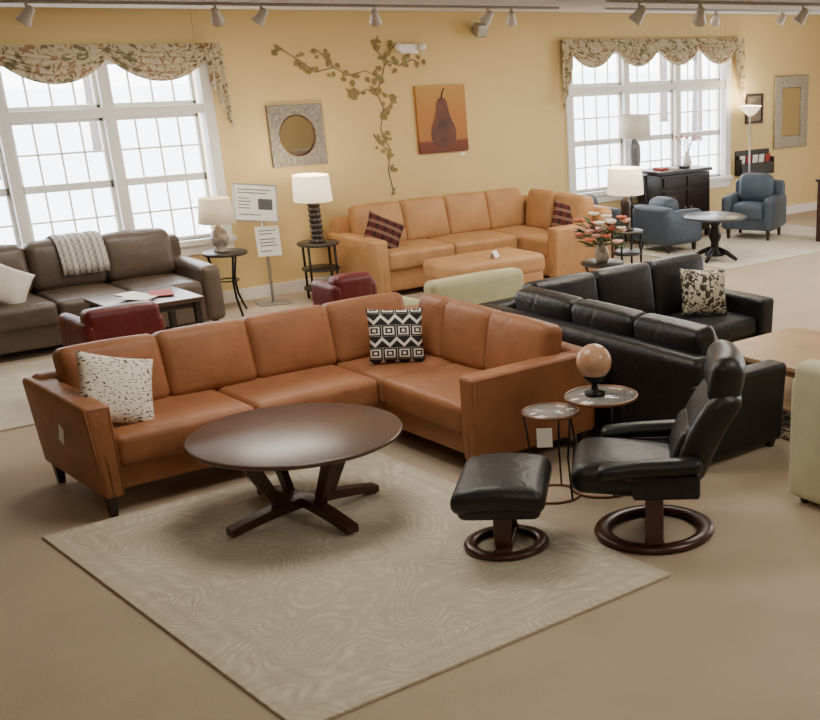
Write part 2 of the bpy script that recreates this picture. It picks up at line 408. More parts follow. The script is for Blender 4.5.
def sectional(name,label,x0,x1,ye,yf,yb,xi,mirror,bl,br,mt,armh=.64,backh=.84,seath=.45,legh=.13,aw=.16,longseats=None,retseats=None,frameh=None,lean=.2,bulge=.03,piping=False):
    ox,oy=(x0+x1)/2,(yf+yb)/2
    frameh=frameh or backh-.1
    e=thing(name,(ox,oy,0),0,label,'sofa')
    mx=(lambda x:x0+x1-x) if mirror else (lambda x:x)
    sg=-1 if mirror else 1
    def sb(nm,xa,xb,ya,yb_,za,zb,r=.04,puff=(0,0,0),rot=(0,0,0),n=6,fn=None):
        a,b_=mx(xa),mx(xb)
        return mk(nm,soft(abs(b_-a),yb_-ya,zb-za,r,puff,n,fn),mt,parent=e,loc=((a+b_)/2-ox,(ya+yb_)/2-oy,(za+zb)/2),rot=rot)
    sb('base',x0+.04,x1-.05,yf+.05,yb-.05,legh,.29,.02)
    sb('base',xi+.04,x1-.05,ye+.05,yf+.1,legh,.29,.02)
    # arms taper towards the foot: outer face flares out near the top
    a1=sb('arm',x0,x0+aw,yf-.03,yb,legh-.01,armh,.028,(.004,.003,.004),fn=lambda x,y,z:(x-(sg*(.035*(z/(armh-legh)-.5)) if x*sg<0 else 0),y,z))
    a2=sb('arm',xi-.01,x1,ye,ye+aw,legh-.01,armh,.028,(.003,.004,.004),fn=lambda x,y,z:(x,y-((.035*(z/(armh-legh)-.5)) if y<0 else 0),z))
    if piping:
        zl,zh=-(armh-legh)/2+.012,(armh-legh)/2-.008
        w2=aw/2-.012; ly=(yb-yf+.03)/2
        pa=[(w2,-ly-.001,zl),(w2,-ly-.001,zh),(-w2-.0,-ly-.001,zh),(-w2+.03,-ly-.001,zl)]
        mk('piping',tube(pa,.0035,6),mt,parent=a1)
        lx=(x1-xi+.01)/2-.012
        pb=[(-lx,-aw/2-.0+.03,zl),(-lx,-aw/2-.002,zh),(lx,-aw/2-.002,zh),(lx,-aw/2+.03,zl)]
        mk('piping',tube(pb,.0035,6),mt,parent=a2)
    sb('backrest',x0+.03,x1,yb-.17,yb,legh,frameh,.06,(0,.01,.01))
    sb('backrest',x1-.17,x1,ye+.03,yb-.02,legh,frameh,.06,(.01,0,.01))
    ls=longseats or [x0+aw,(x0+aw+xi)/2,xi]
    for a,b_ in zip(ls[:-1],ls[1:]):
        sb('seat_cushion',a+.002,b_-.002,yf,yb-.2,.27,seath,.04,(0,.010,.010))
    sb('seat_cushion',xi+.002,x1-.2,yf,yb-.2,.27,seath-.002,.04,(0,0,.010))
    rs=retseats or [ye+aw,yf]
    for a,b_ in zip(rs[:-1],rs[1:]):
        sb('seat_cushion',xi,x1-.2,a+.002,b_-.002,.27,seath,.04,(.010,0,.010))
    for a,b_ in zip(bl[:-1],bl[1:]):
        sb('back_cushion',a-.006,b_+.006,yb-.35,yb-.17,seath-.03,backh+.02,.055,(.0,bulge,.008),rot=(-lean,0,0))
    for a,b_ in zip(br[:-1],br[1:]):
        sb('back_cushion',x1-.35,x1-.17,a-.006,b_+.006,seath-.03,backh+.02,.055,(bulge,0,.008),rot=(0,sg*lean,0))
    for (x,y) in ((x0+.08,yf+.03),(x0+.08,yb-.08),(xi+.07,ye+.07),(x1-.08,ye+.07),(x1-.08,yb-.08)):
        mk('leg',legm(legh+.02,.06,.035),'espresso',False,parent=e,loc=(mx(x)-ox,y-oy,0))
    return e
S1=sectional('sectional_sofa',"tan leather L-shaped sectional with loose back cushions beside cream rug",2.08,4.78,5.56,6.58,7.46,3.86,False,
   [2.22,2.77,3.32,3.88,4.45],[5.68,6.24,6.72,7.02],'tan',armh=.64,backh=.80,frameh=.66,aw=.15,piping=True)
mk('price_tag',box(.004,.06,.10,.001),'paper',False,parent=S1,loc=(2.055-3.43,6.86-7.02,.44),rot=(.4,0,0),label="white hanging price tag")
S2=sectional('sectional_sofa',"caramel leather L-shaped sectional with wedge corner against yellow wall",6.2,8.76,9.8,10.45,11.32,7.95,False,
   [6.38,6.92,7.45,7.98,8.46],[9.96,10.45,10.9],'caramel',armh=.58,backh=.82,legh=.06)
S3=sectional('sectional_sofa',"black leather L-shaped sectional backing onto the tan sectional",4.87,7.08,4.75,6.12,7.02,6.30,True,
   [5.03,5.6,6.15,6.74],[4.92,5.5,6.1,6.7],'black',armh=.55,backh=.81,seath=.42,legh=.05,lean=.14,frameh=.70)
sofa('sofa',(3.63,10.93,0),0,"brown-grey leather three-seat sofa beneath the paned window",'sofa',2.16,.86,3,'taupe',armw=.17,armh=.55,backh=.80,legh=.07)
sofa('armchair',(3.19,9.03,.012),pi,"low maroon leather club chair facing the dark coffee table",'armchair',.56,.54,1,'maroon',armw=.1,armh=.58,backh=.72,group='maroon club chairs',cush=False,seath=.4)
sofa('armchair',(4.82,8.60,0),pi,"low maroon leather club chair behind the tan sectional",'armchair',.38,.38,1,'maroon',armw=.08,armh=.66,backh=.78,group='maroon club chairs',cush=False,seath=.4)
sofa('armchair',(11.66,10.42,.012),-1.15,"slate blue leather club chair beside round pedestal table",'armchair',.68,.64,1,'blue',armw=.13,armh=.52,backh=.74,group='blue club chairs',legh=.12)
sofa('armchair',(10.24,10.54,.012),pi/2,"slate blue leather club chair facing the round table",'armchair',.64,.58,1,'blue',armw=.14,armh=.48,backh=.58,group='blue club chairs',seath=.4)
sofa('armchair',(9.36,10.95,0),.3,"slate blue leather chair under the window behind sectional",'armchair',.62,.60,1,'blue',armw=.12,armh=.52,backh=.66,group='blue club chairs')
sofa('loveseat',(5.54,8.12,0),pi,"pale sage fabric loveseat seen from its back",'sofa',.92,.66,2,'green',armw=.12,armh=.52,backh=.76,cush=False)
sofa('armchair',(5.33,3.70,0),pi/2,"pale sage upholstered armchair with rounded arm and skirt",'armchair',.82,.86,1,'cream',armw=.17,armh=.74,backh=.88,legh=.04)

# ------------------------------------------------------------------ cushions
def pillow_mesh(w,h,t):
    V=[];F=[];N=18
    for s in (1,-1):
        for j in range(N+1):
            for i in range(N+1):
                a=-1+2*i/N;b_=-1+2*j/N
                th_=t/2*(max(0,(1-a*a))*max(0,(1-b_*b_)))**.42
                x=a*w/2*(1-.07*(1-b_*b_)); z=b_*h/2*(1-.07*(1-a*a))
                V.append((x,s*th_,z))
    o=(N+1)**2
    for s in range(2):
        for j in range(N):
            for i in range(N):
                q=s*o+j*(N+1)+i; F.append([q,q+1,q+N+2,q+N+1])
    return V,F
def pillow(loc,rot,w,h,t,mt,label):
    m=pillow_mesh(w,h,t)
    o=mk('throw_pillow',m,mt,True,loc=loc,rot=rot)
    md=o.modifiers.new('w','WELD'); md.merge_threshold=.0005
    return top(o,label,'pillow')
pillow((2.37,6.82,.635),(-.42,.30,.0),.42,.40,.14,'pil_white',"cream throw pillow with dark dashes on tan sectional")
pillow((4.16,6.83,.625),(-.25,.04,-.5),.36,.36,.13,'pil_bw',"black and white block-print pillow on tan sectional")
pillow((6.66,6.46,.60),(-.35,.08,-.45),.38,.36,.14,'pil_dam',"black and cream damask pillow on black sectional")
pillow((5.36,5.16,.58),(-.35,.1,.4),.38,.34,.13,'pil_grey',"grey woven pillow on the black sectional")
pillow((6.50,10.72,.60),(-.3,.45,-.3),.38,.32,.14,'pil_plaid',"dark red plaid pillow by the caramel sectional arm")
pillow((8.38,10.14,.60),(-.3,.3,-.5),.36,.32,.13,'pil_plaid',"dark red plaid pillow at the caramel sectional end")
pillow((3.02,10.72,.58),(-.4,.5,-.2),.38,.34,.14,'pil_lite',"ivory pillow resting on brown-grey sofa")
V=[];F=[];path=[(10.965,.54),(10.955,.62),(10.98,.72),(11.02,.81),(11.07,.85),(11.15,.86),(11.24,.83),(11.34,.79),(11.39,.77)]
NX=16
for (y,z) in path:
    for i in range(NX+1):
        u=i/NX; V.append((3.56+.38*u-3.7,y-.012+.006*math.sin(u*22)-11.1,z+.006+.004*math.sin(u*17)))
for j in range(len(path)-1):
    for i in range(NX):
        q=j*(NX+1)+i; F.append([q,q+1,q+NX+2,q+NX+1])
o=mk('throw_blanket',(V,F),'throw',True,loc=(3.7,11.1,0)); sm=o.modifiers.new('s','SOLIDIFY'); sm.thickness=.015
top(o,"pale woven throw blanket draped over brown-grey sofa back",'blanket')

# ------------------------------------------------------------------ rugs
def rug(loc,sx,sy,mt,label,z=.012):
    return top(mk('area_rug',soft(sx,sy,z,.005,n=1),mt,False,loc=(loc[0],loc[1],z/2)),label,'rug')
rug((2.76,5.21),1.98,2.70,'rug',"cream carved-pattern area rug under round coffee table",.016)
rug((6.55,4.90),1.6,1.6,'rugdark',"dark patterned area rug under oak coffee table")
rug((2.6,9.55),2.0,1.75,'ruglight',"pale area rug before the brown-grey sofa")
rug((11.3,10.0),3.0,1.7,'ruglight',"pale cream area rug beneath round pedestal table")

# ------------------------------------------------------------------ coffee table
e=thing('coffee_table',(2.90,5.85,.016),0,"round dark brown wooden coffee table with crossed splayed legs",'table')
mk('tabletop',lathe([(1e-5,.435),(.49,.435),(.535,.442),(.553,.452),(.558,.462),(.554,.469),(.545,.472),(1e-5,.472)],72),'walnuttop',parent=e)
for k in range(4):
    a=k*pi/2+.05; d=Vector((math.cos(a),math.sin(a),0)); s=Vector((-math.sin(a),math.cos(a),0))
    V=[];F=[];N=8
    for i in range(N+1):
        t=i/N; r=.0+.45*t; zc=.085-.055*t**1.5+.0; h=.06-.02*t
        zb=max(0,zc-h/2) if t>.75 else zc-h/2
        for (sy,z) in ((-.035,zb),(.035,zb),(.035,zc+h/2),(-.035,zc+h/2)):
            p=d*r+s*sy; V.append((p.x,p.y,z))
    for i in range(N):
        for q in range(4):
            q2=(q+1)%4; F.append([i*4+q,i*4+q2,(i+1)*4+q2,(i+1)*4+q])
    F.append([0,1,2,3]); F.append([N*4+3,N*4+2,N*4+1,N*4])
    mk('foot',(V,F),'mahogany',False,parent=e)
    p0=d*.15+Vector((0,0,.09)); p1=d*.33+Vector((0,0,.437))
    mk('leg',plank(p0,p1,.055,.085,.04,side=s),'mahogany',False,parent=e)
for a in (.05,.05+pi/2):
    mk('stretcher',tf(box(.78,.05,.03),(0,0,.42),(0,0,a)),'mahogany',False,parent=e)

# ------------------------------------------------------------------ recliner & ottoman
RZ=math.radians(137)
e=thing('recliner',(4.08,4.32,0),RZ,"black leather swivel recliner on round mahogany wood base",'chair')
mk('base_ring',tf(torus(.275,.045,56,12,.5),(0,0,.024)),'mahogany',parent=e)
mk('base_bar',join(tf(box(.10,.56,.035,.01),(0,0,.055)),tf(lathe([(.05,.05),(.05,.1),(.03,.12),(.03,.27),(.09,.29),(.09,.31),(1e-5,.31)],24))),'mahogany',True,parent=e)
for s in (-1,1):
    mk('side_post',join(tf(soft(.09,.035,.38,.012,n=2),(0,s*.285,.24)),tf(soft(.30,.036,.06,.02,n=3,fn=lambda x,y,z:(x,y,z+.3*x*x)),(0,s*.287,.42))),'mahogany',parent=e)
    mk('armrest',soft(.52,.11,.07,.034,(0,0,.006),8,fn=lambda x,y,z:(x,y,z-.18*max(0,x-.05)**2+.05*(-x))),'black',parent=e,loc=(.02,s*.315,.475))
    mk('arm_panel',soft(.34,.05,.14,.02,(0,.01,0),4),'black',parent=e,loc=(-.06,s*.29,.37))
mk('seat',soft(.64,.52,.16,.075,(0,.0,.02),8,fn=lambda x,y,z:(x,y,z-.35*max(0,x-.12)**2+.0*x)),'black',parent=e,loc=(.10,0,.37),rot=(0,-.1,0))
mk('backrest',soft(.15,.56,.50,.07,(.02,0,.0),10,fn=lambda x,y,z:(x-.5*(z+.05)**2+.35*y*y,y*(1-.12*max(0,z)*2),z)),'black',parent=e,loc=(-.27,0,.60),rot=(0,-.42,0))
mk('lumbar_pad',soft(.10,.44,.24,.048,(.02,0,.01),6,fn=lambda x,y,z:(x+.35*y*y,y,z)),'black',parent=e,loc=(-.17,0,.51),rot=(0,-.36,0))
mk('headrest',soft(.15,.48,.25,.068,(.02,0,.015),8,fn=lambda x,y,z:(x+.5*y*y,y,z)),'black',parent=e,loc=(-.375,0,.865),rot=(0,-.16,0))
e=thing('ottoman',(3.40,4.71,.016),RZ,"black leather ottoman on round mahogany wood base",'ottoman')
mk('base_ring',tf(torus(.185,.034,48,12,.55),(0,0,.02)),'mahogany',parent=e)
mk('base_bar',tf(box(.09,.38,.03,.01),(0,0,.045)),'mahogany',False,parent=e)
for s in (-1,1):
    mk('side_post',tf(soft(.09,.03,.26,.01,n=2),(0,s*.13,.17)),'mahogany',parent=e)
mk('seat',soft(.46,.60,.12,.055,(0,0,.02),8,fn=lambda x,y,z:(x,y,z-.5*x*x)),'black',parent=e,loc=(0,0,.355))
mk('seat_shell',soft(.41,.52,.09,.04,(0,0,0),8),'black',parent=e,loc=(0,0,.28))

# ------------------------------------------------------------------ nesting glass tables + orb
def wiretable(loc,r,h,label,n=3,a0=0):
    e=thing('side_table',(loc[0],loc[1],0),0,label,'table','round glass side tables')
    mk('rim',tf(torus(r,.009,48,8),(0,0,h-.009)),'bronze',parent=e)
    mk('glass_top',lathe([(1e-5,h-.012),(r-.004,h-.012),(r-.004,h-.004),(1e-5,h-.004)],48),'glass',parent=e)
    for k in range(n):
        a=a0+2*pi*k/n; mk('leg',tube([(r*math.cos(a),r*math.sin(a),h-.01),(r*.8*math.cos(a),r*.8*math.sin(a),h*.5),(r*.95*math.cos(a),r*.95*math.sin(a),.008)],.006),'iron',parent=e)
    mk('foot_ring',tf(torus(r*.95,.007,48,8),(0,0,.008)),'bronze',parent=e)
    return e
t=wiretable((4.06,5.13),.155,.51,"small round glass side table with bronze rim and wire legs",3,.6)
mk('price_tag',box(.085,.003,.11,.001),'paper',False,parent=t,loc=(-.13,-.10,.40),rot=(0,0,-.67),label="white hanging price tag")
wiretable((4.35,5.03),.205,.56,"taller round glass side table with metal rim holding orb",3,.1)
e=thing('decorative_orb',(4.33,5.06,.56),0,"rusty alabaster globe on small black stand on glass table",'ornament')
mk('stand',join(lathe([(1e-5,0),(.06,0),(.06,.012),(.022,.024),(.016,.06),(.05,.085),(.07,.115),(.06,.115),(.03,.09),(1e-5,.085)],28)),'iron',parent=e)
mk('globe',tf(ball(.10,36,20),(0,0,.19)),'orb',parent=e)

# ------------------------------------------------------------------ other tables
def legtable(name,loc,sx,sy,h,label,mtop,mleg,shelf=True,t=.035):
    e=thing(name,(loc[0],loc[1],loc[2]),0,label,'table')
    mk('tabletop',tf(soft(sx,sy,t,.008,n=2),(0,0,h-t/2)),mtop,parent=e)
    for a in (-1,1):
        for b_ in (-1,1): mk('leg',tf(box(.05,.05,h-t),(a*(sx/2-.05),b_*(sy/2-.05),(h-t)/2)),mleg,False,parent=e)
    if shelf: mk('shelf',tf(box(sx-.1,sy-.1,.02),(0,0,.14)),mtop,False,parent=e)
    mk('apron',tf(box(sx-.1,sy-.1,.05),(0,0,h-t-.025)),mleg,False,parent=e)
    return e
legtable('coffee_table',(6.28,5.02,.012),.90,1.16,.45,"honey oak rectangular coffee table in front of black sectional",'oak','oak')
legtable('coffee_table',(3.74,9.80,.012),.70,.62,.50,"dark wooden tray coffee table before brown-grey sofa",'walnuttop','darkwood')
for k,(x,y,r_) in enumerate(((3.70,9.92,.2),(3.88,9.80,-.3),(3.66,9.72,.6))):
    top(mk('magazine',box(.17,.24,.006,.001),'paper' if k!=1 else 'red',False,loc=(x,y,.517+.007*k),rot=(0,0,r_)),"loose magazine lying on dark coffee table" if k!=1 else "red magazine lying on dark coffee table",'magazine','magazines on the coffee table')
e=thing('ottoman',(7.03,9.8,0),0,"large rectangular caramel leather cocktail ottoman",'ottoman')
mk('seat',soft(1.06,.60,.18,.05,(0,0,.015)),'caramel',parent=e,loc=(0,0,.33))
mk('base',soft(1.02,.56,.2,.03),'caramel',parent=e,loc=(0,0,.16))
for a in (-1,1):
    for b_ in (-1,1): mk('leg',legm(.08),'espresso',False,parent=e,loc=(a*.46,b_*.22,0))
e=thing('sign_card',(7.02,9.62,.432),.6,"small white tent card standing on caramel ottoman",'sign')
mk('panel',join(tf(box(.12,.004,.07,.001),(0,-.015,.033),(-.45,0,0)),tf(box(.12,.004,.07,.001),(0,.015,.033),(.45,0,0))),'paper',False,parent=e)

def rtable(loc,r,h,label,kind=0):
    e=thing('side_table',(loc[0],loc[1],0),0,label,'table')
    mk('tabletop',lathe([(1e-5,h-.025),(r-.008,h-.025),(r,h-.015),(r,h-.006),(r-.006,h),(1e-5,h)],40),'darkwood',parent=e)
    if kind==0:
        for k in range(3):
            a=2*pi*k/3+.5; c,s=math.cos(a),math.sin(a)
            mk('leg',tube([(r*.8*c,r*.8*s,h-.02),(r*.45*c,r*.45*s,h*.55),(r*.55*c,r*.55*s,h*.3),(r*1.0*c,r*1.0*s,.01)],.011),'iron',parent=e)
        mk('ring',tf(torus(r*.45,.007,32,6),(0,0,h*.55)),'iron',parent=e)
    else:
        for k in range(4):
            a=2*pi*k/4+.5; c,s=math.cos(a),math.sin(a)
            mk('leg',tube([(r*.88*c,r*.88*s,h-.02),(r*.88*c,r*.88*s,.0)],.012),'iron',parent=e)
        for zz in (.12,h*.55):
            mk('shelf',lathe([(1e-5,zz-.01),(r*.9,zz-.01),(r*.92,zz),(r*.9,zz+.01),(1e-5,zz+.01)],36),'darkwood',parent=e)
    return e
rtable((4.97,10.95),.20,.58,"small round black table with three curved iron legs")
rtable((5.90,10.93),.20,.56,"round dark wood tiered side table",1)
rtable((8.66,9.53),.18,.52,"round dark side table beside caramel sectional",1)
rtable((7.38,8.46),.2,.49,"round dark side table holding flower arrangement",0)
rtable((10.36,11.22),.16,.82,"tall narrow dark plant table under window",1)
e=thing('pedestal_table',(10.1,9.62,.012),0,"round slate-topped table on turned black pedestal",'table')
mk('tabletop',lathe([(1e-5,.47),(.33,.47),(.36,.48),(.36,.495),(.35,.5),(1e-5,.5)],48),mat('slate_top',(54,58,68),.3,.1,6),parent=e)
mk('pedestal',lathe([(.12,.06),(.1,.09),(.05,.13),(.045,.2),(.075,.27),(.06,.33),(.04,.38),(.09,.45),(.14,.47)],32),'iron',parent=e)
for k in range(4):
    a=k*pi/2+.4;c,s=math.cos(a),math.sin(a)
    mk('foot',tube([(.05*c,.05*s,.13),(.15*c,.15*s,.09),(.27*c,.27*s,.022)],[.03,.028,.02],10),'iron',parent=e)

# ------------------------------------------------------------------ lamps
def lamp(loc,prof,bm,sr0,sr1,sz0,sz1,sm,label,light=None,fn_='table_lamp'):
    e=thing(fn_,loc,0,label,'lamp')
    mk('base',lathe(prof,32),bm,parent=e)
    mk('stem',tube([(0,0,prof[-1][1]-.01),(0,0,sz1-.02)],.006),'steel',parent=e)
    mk('lamp_shade',lathe([(sr0,sz0),(sr1,sz1),(sr1-.004,sz1),(sr0-.004,sz0)],40,True),sm,parent=e)
    mk('bulb',tf(ball(.03,12,8),(0,0,(sz0+sz1)/2)),'shade',parent=e)
    if light:
        l=bpy.data.lights.new('lamp_light','POINT'); l.energy=light; l.color=(1,.8,.55); l.shadow_soft_size=.06
        lo=bpy.data.objects.new('lamp_light',l); COL.objects.link(lo); lo.location=(loc[0],loc[1],loc[2]+sz1+.03)
    return e
lamp((4.95,10.97,.58),[(.065,0),(.07,.02),(.045,.04),(.07,.07),(.08,.12),(.065,.18),(.03,.22),(.02,.24)],'ceramic',.165,.135,.26,.48,'shade2',"table lamp with mottled stone base and beige drum shade",2)
pr=[(.075,0),(.075,.02)]
for i in range(7):
    z=.03+i*.05; pr+=[(.05,z),(.06,z+.015),(.06,z+.037),(.05,z+.047)]
pr+=[(.02,.39)]
lamp((5.90,10.93,.56),pr,'espresso',.18,.168,.39,.63,'shade',"lit table lamp with ribbed dark base and drum shade",12)
lamp((8.66,9.53,.52),[(.08,0),(.08,.02),(.04,.04),(.055,.1),(.05,.22),(.06,.28),(.03,.33),(.02,.36)],'espresso',.19,.175,.37,.63,'shade',"lit table lamp with dark turned base beside caramel sectional",10)
lamp((10.36,11.22,.82),[(.07,0),(.075,.03),(.06,.06),(.075,.2),(.07,.34),(.03,.40),(.02,.42)],'slate',.19,.18,.43,.69,'shade3',"tall table lamp with slate cylinder base before window",None)
e=thing('floor_lamp',(12.42,11.2,0),0,"white torchiere floor lamp with glowing upturned bowl",'lamp')
mk('base',lathe([(.13,0),(.13,.02),(.03,.04),(.015,.06)],32),'steel',parent=e)
mk('pole',tube([(0,0,.04),(0,0,1.42)],.012),'steel',parent=e)
mk('lamp_shade',lathe([(.02,1.40),(.08,1.44),(.15,1.53),(.145,1.53),(.075,1.45),(.02,1.41)],36),'shade',parent=e)
l=bpy.data.lights.new('floor_lamp_light','POINT'); l.energy=16; l.color=(1,.82,.56); l.shadow_soft_size=.08
lo=bpy.data.objects.new('floor_lamp_light',l); COL.objects.link(lo); lo.location=(12.42,11.2,1.62)

# ------------------------------------------------------------------ flowers
def bouquet(name,loc,h,label,vm,cols,n=16,spread=.22):
    e=thing(name,loc,0,label,'flowers')
    mk('vase',lathe([(.05,0),(.065,.03),(.07,.08),(.05,.13),(.035,.16),(.045,.18)],24),vm,parent=e)
    st=[];lv=[];fl={c:[] for c in cols}
    for k in range(n):
        a=random.uniform(0,2*pi); rr=spread*math.sqrt(random.random()); zz=h*random.uniform(.6,1)-rr*.3
        p=(rr*math.cos(a),rr*math.sin(a),zz)
        st.append(tube([(0,0,.12),(p[0]*.4,p[1]*.4,.12+(zz-.12)*.6),p],.004,5))
        c=cols[k%len(cols)]
        for q in range(6):
            b_=q*pi/3
            fl[c].append(tf(ball(.03,8,5,.35),(p[0]+.026*math.cos(b_),p[1]+.026*math.sin(b_),p[2]),(.5*math.sin(b_),-.5*math.cos(b_),0)))
        fl[c].append(tf(ball(.018,8,5),p))
    for k in range(60):
        a=random.uniform(0,2*pi); rr=spread*random.uniform(.3,1.15); zz=random.uniform(.15,h*.95)
        lv.append(tf(([(0,0,0),(.5,.16,.05),(1,0,-.08),(.5,-.16,.05)],[[0,1,2,3]]),(rr*.5*math.cos(a),rr*.5*math.sin(a),zz*.8),(random.uniform(-.4,.4),random.uniform(-.6,.1),a),(.14,.16,.14)))
    mk('stems',join(*st),'plant',parent=e)
    mk('foliage',join(*lv),'plant',False,parent=e)
    for c in cols: mk('blossoms',join(*fl[c]),c,parent=e)
bouquet('flower_arrangement',(7.38,8.46,.49),.47,"mixed orange, pink and cream flowers in a vase",'ceramic',['orange','petal','pink'],28,.25)

# ------------------------------------------------------------------ cabinet group
e=thing('sideboard',(10.98,11.17,0),0,"dark wood two-door sideboard under the window",'cabinet')
mk('body',join(bb(-.43,.43,-.21,.21,.08,.8),),'darkwood',False,parent=e)
mk('countertop',tf(box(.92,.46,.04),(0,0,.83)),'espresso',False,parent=e)
for s in (-1,1):
    d=mk('door',join(tf(box(.38,.02,.52),(s*.205,-.22,.35)),tf(box(.28,.012,.40),(s*.205,-.235,.35))),'espresso',False,parent=e)
    mk('knob',tf(ball(.014,12,8),(s*.05,-.25,.4)),'steel',parent=d)
    mk('drawer',tf(box(.38,.02,.12),(s*.205,-.22,.71)),'espresso',False,parent=e)
    for q in (-1,1): mk('leg',bb(s*.42-.03,s*.42+.03,q*.18-.03,q*.18+.03,0,.08),'darkwood',False,parent=e)
e=thing('flower_vase',(11.26,11.22,.85),0,"white vase of thin twigs and pale blooms on sideboard",'vase')
mk('vase',lathe([(.04,0),(.06,.04),(.05,.1),(.03,.15),(.04,.17)],24),'white',parent=e)
mk('twigs',join(*[tube([(0,0,.1),(.05*math.cos(a),.05*math.sin(a),.25),(.14*math.cos(a*1.3),.14*math.sin(a*1.3),.36)],.004,5) for a in (0,1,2,3,4,5,6)]),'bark',parent=e)
mk('blooms',join(*[tf(ball(.022,8,6),(.14*math.cos(a*1.3),.14*math.sin(a*1.3),.36)) for a in (0,1,2,3,4,5,6)]),'pink',parent=e)
for k,(x,c) in enumerate(((10.70,'red'),(10.88,'paper'),(11.06,'espresso'))):
    top(mk('book',tf(box(.12,.16,.03),(0,0,.015)),c,False,loc=(x,11.12,.85),rot=(0,0,.2*k)),"small book lying on the dark sideboard",'book','books on the sideboard')
e=thing('end_cabinet',(12.22,9.32,.012),0,"dark red-brown wooden end cabinet near blue chair",'cabinet')
mk('body',bb(-.3,.3,-.3,.3,0,.72),'plum',False,parent=e); mk('countertop',bb(-.32,.32,-.32,.32,.72,.75),'darkwood',False,parent=e)
mk('door',bb(-.325,-.3,-.26,.26,.06,.68),'plum',False,parent=e)

# ------------------------------------------------------------------ wall decor
e=thing('wall_mirror',(6.08,YW,1.24),0,"square grey mosaic frame with round mirror on wall",'mirror')
V,F=[],[]
NS=64
def sq(a,h):
    c,s=math.cos(a),math.sin(a); k=h/max(abs(c),abs(s)); return c*k,s*k
for i in range(NS):
    a=2*pi*i/NS
    x,z=sq(a,.285); V+= [(x,-.035,z+.27),(.19*math.cos(a),-.04,.19*math.sin(a)+.27),(x,-.002,z+.27),(.19*math.cos(a),-.015,.19*math.sin(a)+.27)]
for i in range(NS):
    j=(i+1)%NS
    F+=[[i*4,j*4,j*4+1,i*4+1],[i*4,i*4+2,j*4+2,j*4],[i*4+1,j*4+1,j*4+3,i*4+3]]
mk('frame',(V,F),'mosaic',False,parent=e)
mk('rim',tf(torus(.19,.006,48,8),(0,-.04,.27),(pi/2,0,0)),'bronze',parent=e)
mk('mirror_glass',tf(lathe([(1e-5,0),(.192,0),(.192,.006),(1e-5,.006)],48),(0,-.02,.27),(pi/2,0,0)),'mirror',False,parent=e)
m,nt,b=newmat('pear_canvas'); o_=xyz(nt)
r=nt.nodes.new("ShaderNodeValToRGB"); cr=r.color_ramp; cr.interpolation='LINEAR'
cr.elements[0].position=0; cr.elements[0].color=lin((104,56,38)); cr.elements[1].position=1; cr.elements[1].color=lin((186,146,78))
for p_,c_ in ((.16,(118,62,42)),(.20,(166,114,62)),(.6,(178,122,66))):
    q=cr.elements.new(p_); q.color=lin(c_)
nt.links.new(mathn(nt,'MULTIPLY',o_['Z'],1.47),r.inputs["Fac"]); nt.links.new(r.outputs["Color"],b.inputs["Base Color"]); b.inputs["Roughness"].default_value=.7
e=thing('painting',(7.77,YW,1.24),0,"unframed canvas painting of a dark pear on orange",'painting')
mk('canvas',bb(-.31,.31,-.035,-.002,0,.68),m,False,parent=e)
prof=[(0,.05),(.07,.055),(.125,.09),(.155,.15),(.16,.20),(.148,.26),(.118,.32),(.092,.38),(.078,.44),(.068,.50),(.045,.545),(0,.56)]
out=[(-.0+x,-.038,z) for x,z in prof]+[(-x,-.038,z) for x,z in prof[::-1][1:-1]]
mk('pear',(out,[list(range(len(out)))]),mat('pear_paint',(54,34,28),.6,c2=(118,68,44),vscale=5),False,parent=e)
mk('pear_stem',tube([(0,-.038,.54),(.01,-.038,.60),(.04,-.038,.65)],[.008,.006,.008],6),'espresso',parent=e)
top(mk('wall_tag',bb(-.03,.03,-.006,0,-.02,.02,.001),'paper',False,loc=(8.02,YW,1.21)),"tiny white label on wall below pear canvas",'label')
e=thing('wall_mirror',(13.52,YW,.92),0,"tall rectangular mirror with carved silver frame on wall",'mirror')
mk('frame',join(bb(-.35,-.2,-.04,0,0,.95,.01),bb(.2,.35,-.04,0,0,.95,.01),bb(-.2,.2,-.04,0,0,.16,.01),bb(-.2,.2,-.04,0,.79,.95,.01)),'silver',False,parent=e)
mk('mirror_glass',bb(-.2,.2,-.02,-.002,.16,.79),'mirror',False,parent=e)
e=thing('framed_picture',(12.76,YW,1.28),0,"small black framed picture above brochure rack",'picture')
mk('frame',join(bb(-.17,-.14,-.03,0,0,.38),bb(.14,.17,-.03,0,0,.38),bb(-.14,.14,-.03,0,0,.03),bb(-.14,.14,-.03,0,.35,.38)),'espresso',False,parent=e)
mk('print',bb(-.14,.14,-.015,-.002,.03,.35),mat('photo_print',(150,136,116),.6,c2=(70,62,56),vscale=9),False,parent=e)
e=thing('brochure_rack',(12.74,YW,.64),0,"black wall rack holding white and red brochures",'rack')
mk('rack',join(bb(-.34,.34,-.02,0,0,.30),bb(-.34,.34,-.12,-.1,0,.14),bb(-.34,.34,-.12,0,-.02,0),bb(-.34,-.32,-.12,0,0,.2),bb(.32,.34,-.12,0,0,.2)),'darkwood',False,parent=e)
for k in range(5):
    mk('brochure',tf(box(.10,.01,.22,.001),(-.26+k*.13,-.06,.13),(.1,0,0)),'red' if k in (1,4) else 'paper',False,parent=e)
e=thing('emergency_light',(7.42,YW,2.24),0,"white twin-head emergency light on yellow wall",'light fixture')
mk('housing',bb(-.1,.1,-.06,0,0,.09),'white',False,parent=e)
for s in (-1,1): mk('lamp_head',tf(lathe([(1e-5,0),(.035,0),(.045,.03),(.03,.055),(1e-5,.055)],20),(s*.14,-.05,.06),(pi/2,0,0)),'white',parent=e)
e=thing('speaker',(8.27,YW,2.40),0,"small grey wall speaker on bracket below ceiling",'speaker')
